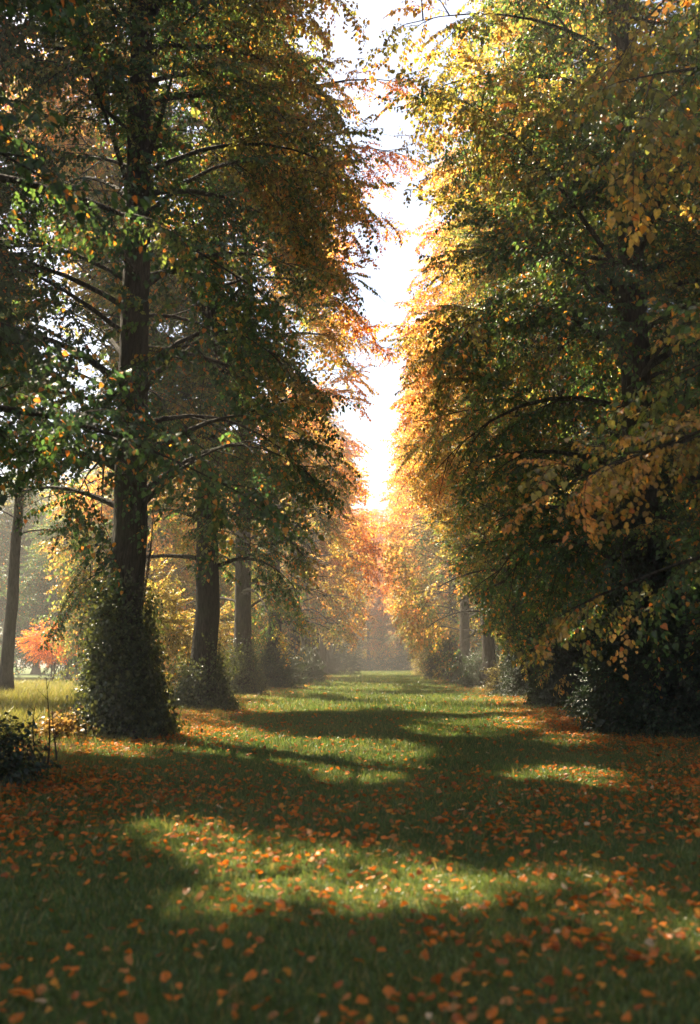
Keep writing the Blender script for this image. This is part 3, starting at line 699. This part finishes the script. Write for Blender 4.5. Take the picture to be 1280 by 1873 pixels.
# ------------------------------------------------------------------ bare saplings in the left foreground
def sapling(px, py, h, label, seed):
    r = np.random.default_rng(seed); x, y = ground_at(px, py)
    root = link('sapling', None, label=label, category='sapling', group='bare saplings'); root.location = (x, y, float(gh(x, y)))
    q = np.linspace(0, 1, 8)
    P = np.stack([0.06 * np.sin(q * 3 + seed), 0.04 * np.sin(q * 2), q * h], -1)
    t = Tubes(); t.add(P, 0.013 * (1 - q) + 0.003, 6); link('stem', t.mesh('stem', M_TWIG), root)
    for k in range(7):
        v = 0.15 + 0.8 * k / 7; b = np.array([np.interp(v, q, P[:, c]) for c in range(3)]); a = r.random() * 6.283
        d = np.array([math.cos(a), math.sin(a), 0.7]) * h * 0.3 * (1 - 0.6 * v)
        t = Tubes(); t.add(b + d * np.linspace(0, 1, 4)[:, None], np.array([0.006, 0.005, 0.003, 0.002]), 4)
        link('twig', t.mesh('twig', M_TWIG), root)
sapling(80, 1412, 1.35, 'taller bare sapling stem standing by the pale sunlit tangle', 1)
sapling(97, 1406, 0.9, 'shorter bare sapling stem beside the taller one', 2)
sapling(62, 1380, 0.8, 'thin leaning bare sapling nearest the sunny meadow', 3)

# ------------------------------------------------------------------ grass and fallen leaves
def litter_density(x, y):
    p = np.stack([x, y, 0 * x], -1)
    d = 0.36 + 0.40 * smooth_noise(p, 0.9, 2.0) + 0.25 * smooth_noise(p, 2.4, 5.0)
    d += 0.75 * np.exp(-((x + 3.6) / 2.2) ** 2 - ((y - 12.5) / 3.0) ** 2)        # below the left-hand branches
    d += 0.95 * np.exp(-((x - 4.4) / 2.0) ** 2 - ((y - 12.8) / 2.4) ** 2)
    d += 1.0 * np.exp(-((x + 4.1) / 1.3) ** 2 - ((y - 22.0) / 3.0) ** 2)
    d += 1.2 * np.exp(-((x - 4.6) / 1.5) ** 2 - ((y - 23.0) / 4.0) ** 2)
    d += 0.8 * np.exp(-((np.abs(x) - 5.0) / 1.2) ** 2) * (y > 24)
    d *= np.interp(y, [0, 7, 11, 16, 40, 80], [0.9, 1.0, 0.6, 0.12, 0.05, 0.04]) + 0.6 * np.exp(-((np.abs(x) - 5.2) / 1.3) ** 2)
    return np.clip(d, 0.02, 1.6)
def in_view(x, y, pad=1.0):
    return (np.abs(x + 0.0275 * y) < 0.352 * y + pad)
def rand_ground(n, x0, x1, y0, y1, pad=1.0):
    x = RNG.uniform(x0, x1, n); y = RNG.uniform(y0, y1, n); k = in_view(x, y, pad)
    return x[k], y[k]
GP, GS, GC = [], [], []
for (y0, y1, xw, dens, sc) in [(2.6, 10, 5, 240, 0.78), (10, 18, 8, 120, 0.95), (18, 32, 9, 52, 1.3), (32, 60, 9, 15, 2.3), (60, 160, 8, 4.5, 3.2)]:
    n = int(dens * (y1 - y0) * 2 * xw); x, y = rand_ground(n, -xw, xw, y0, y1)
    keep = RNG.random(len(x)) > 0.75 * np.exp(-((np.abs(x) - 6.2) / 1.3) ** 2); x, y = x[keep], y[keep]
    GP.append(np.stack([x, y, gh(x, y)], -1)); GS.append(sc * (0.65 + 0.6 * RNG.random(len(x))))
    nz = smooth_noise(GP[-1], 0.5, 9.0)[:, None]
    GC.append((np.array([0.080, 0.142, 0.042]) + nz * np.array([0.025, 0.02, 0.008])) * (0.8 + 0.4 * RNG.random((len(x), 1))))
P = np.concatenate(GP); n = len(P)
scatter('grass', 'grass', TUFTS, P, np.stack([RNG.normal(size=n) * 0.12, RNG.normal(size=n) * 0.12, RNG.random(n) * 6.283], -1), np.concatenate(GS), np.concatenate(GC), label='short green lawn grass along the avenue', category='grass')
# longer grass in the meadow and round the left-hand trunks
x = RNG.uniform(-34, -6.8, 15000); y = RNG.uniform(17, 66, 15000); k = in_view(x, y, 2.0); x, y = x[k], y[k]
xe = RNG.normal(-5.4, 0.9, 1500); ye = RNG.uniform(11, 60, 1500)
xr = RNG.normal(5.6, 0.8, 900); yr = RNG.uniform(13, 60, 900)
x = np.concatenate([x, xe, xr]); y = np.concatenate([y, ye, yr]); n = len(x)
P = np.stack([x, y, gh(x, y)], -1)
scatter('meadow_grass', 'meadow', TUFTS_LONG, P, np.stack([RNG.normal(size=n) * 0.15, RNG.normal(size=n) * 0.15, RNG.random(n) * 6.283], -1), (0.6 + 0.7 * RNG.random(n)) * np.where(x < -6.8, 1.25, 0.7), np.array([0.15, 0.17, 0.045]) * (0.7 + 0.6 * RNG.random((n, 1))), label='long pale grass of the sunny meadow and trunk edges', category='grass')

LC = {'orange': (0.52, 0.185, 0.022), 'rust brown': (0.27, 0.092, 0.018), 'tan': (0.40, 0.19, 0.055), 'golden yellow': (0.52, 0.26, 0.035), 'pale cream': (0.52, 0.40, 0.24)}
LN = list(LC); LP = np.array([0.48, 0.26, 0.14, 0.105, 0.015])
FP, FS, FC = [], [], []
for (y0, y1, xw, dens, sc) in [(2.6, 9, 5, 250, 0.052), (9, 18, 8, 270, 0.056), (18, 34, 8, 200, 0.070), (34, 110, 8, 18, 0.16)]:
    n = int(dens * (y1 - y0) * 2 * xw); x, y = rand_ground(n, -xw, xw, y0, y1)
    k = RNG.random(len(x)) < litter_density(x, y) * (0.55 if y0 < 9 else 0.75); x, y = x[k], y[k]
    FP.append(np.stack([x, y, gh(x, y) + (0.035 if y0 < 18 else 0.05) + 0.03 * RNG.random(len(x))], -1)); FS.append(sc * (0.6 + 0.7 * RNG.random(len(x))))
    FC.append(RNG.choice(5, len(x), p=LP))
P = np.concatenate(FP); s = np.concatenate(FS); ci = np.concatenate(FC); n = len(P)
rot = np.stack([RNG.normal(size=n) * 0.38, RNG.normal(size=n) * 0.38, RNG.random(n) * 6.283], -1)
PAL = np.array([LC[c] for c in LN])
lit = sunlit(P)
big = np.argsort(-(s / P[:, 1]) * in_view(P[:, 0], P[:, 1], -0.1) * (P[:, 1] > 4.0))[:300]
for i in big:
    o = link('fallen_leaf', FALLEN_ME[int(RNG.integers(0, len(FALLEN_ME)))],
             label=f'{LN[ci[i]]} fallen leaf lying on the ' + ('sunlit patch of lawn' if lit[i] else 'shaded lawn'), category='leaf',
             group=f'{LN[ci[i]]} fallen leaves on ' + ('sunlit grass' if lit[i] else 'shaded grass'))
    o.location = P[i]; o.rotation_euler = rot[i]; o.scale = (s[i],) * 3
    o['col'] = [float(v) for v in PAL[ci[i]] * (0.8 + 0.4 * RNG.random())] + [1.0]
k = np.ones(n, bool); k[big] = False
scatter('leaf_litter', 'fallen', FALLEN, P[k], rot[k], s[k], PAL[ci[k]] * (0.75 + 0.5 * RNG.random((int(k.sum()), 1))), label='orange and brown fallen leaves strewn over the grass', category='leaves')

# ------------------------------------------------------------------ haze in the avenue's air
hv = [(x, y, z) for z in (-1.4, 37.0) for y in (-45.0, 310.0) for x in (-145.0, 145.0)]
hm = bpy.data.meshes.new('haze'); hm.from_pydata(hv, [], [(0, 2, 3, 1), (4, 5, 7, 6), (0, 1, 5, 4), (2, 6, 7, 3), (0, 4, 6, 2), (1, 3, 7, 5)])
mh, N, L = new_mat('haze')
pv = N.new('ShaderNodeVolumePrincipled'); pv.inputs['Color'].default_value = (1.0, 0.95, 0.86, 1); pv.inputs['Density'].default_value = 0.0013; pv.inputs['Anisotropy'].default_value = 0.35
o_ = N.new('ShaderNodeOutputMaterial'); L.new(pv.outputs[0], o_.inputs['Volume'])
hm.materials.append(mh)
link('haze', hm, kind='stuff', label='pale sunlit mist filling the avenue', category='haze')
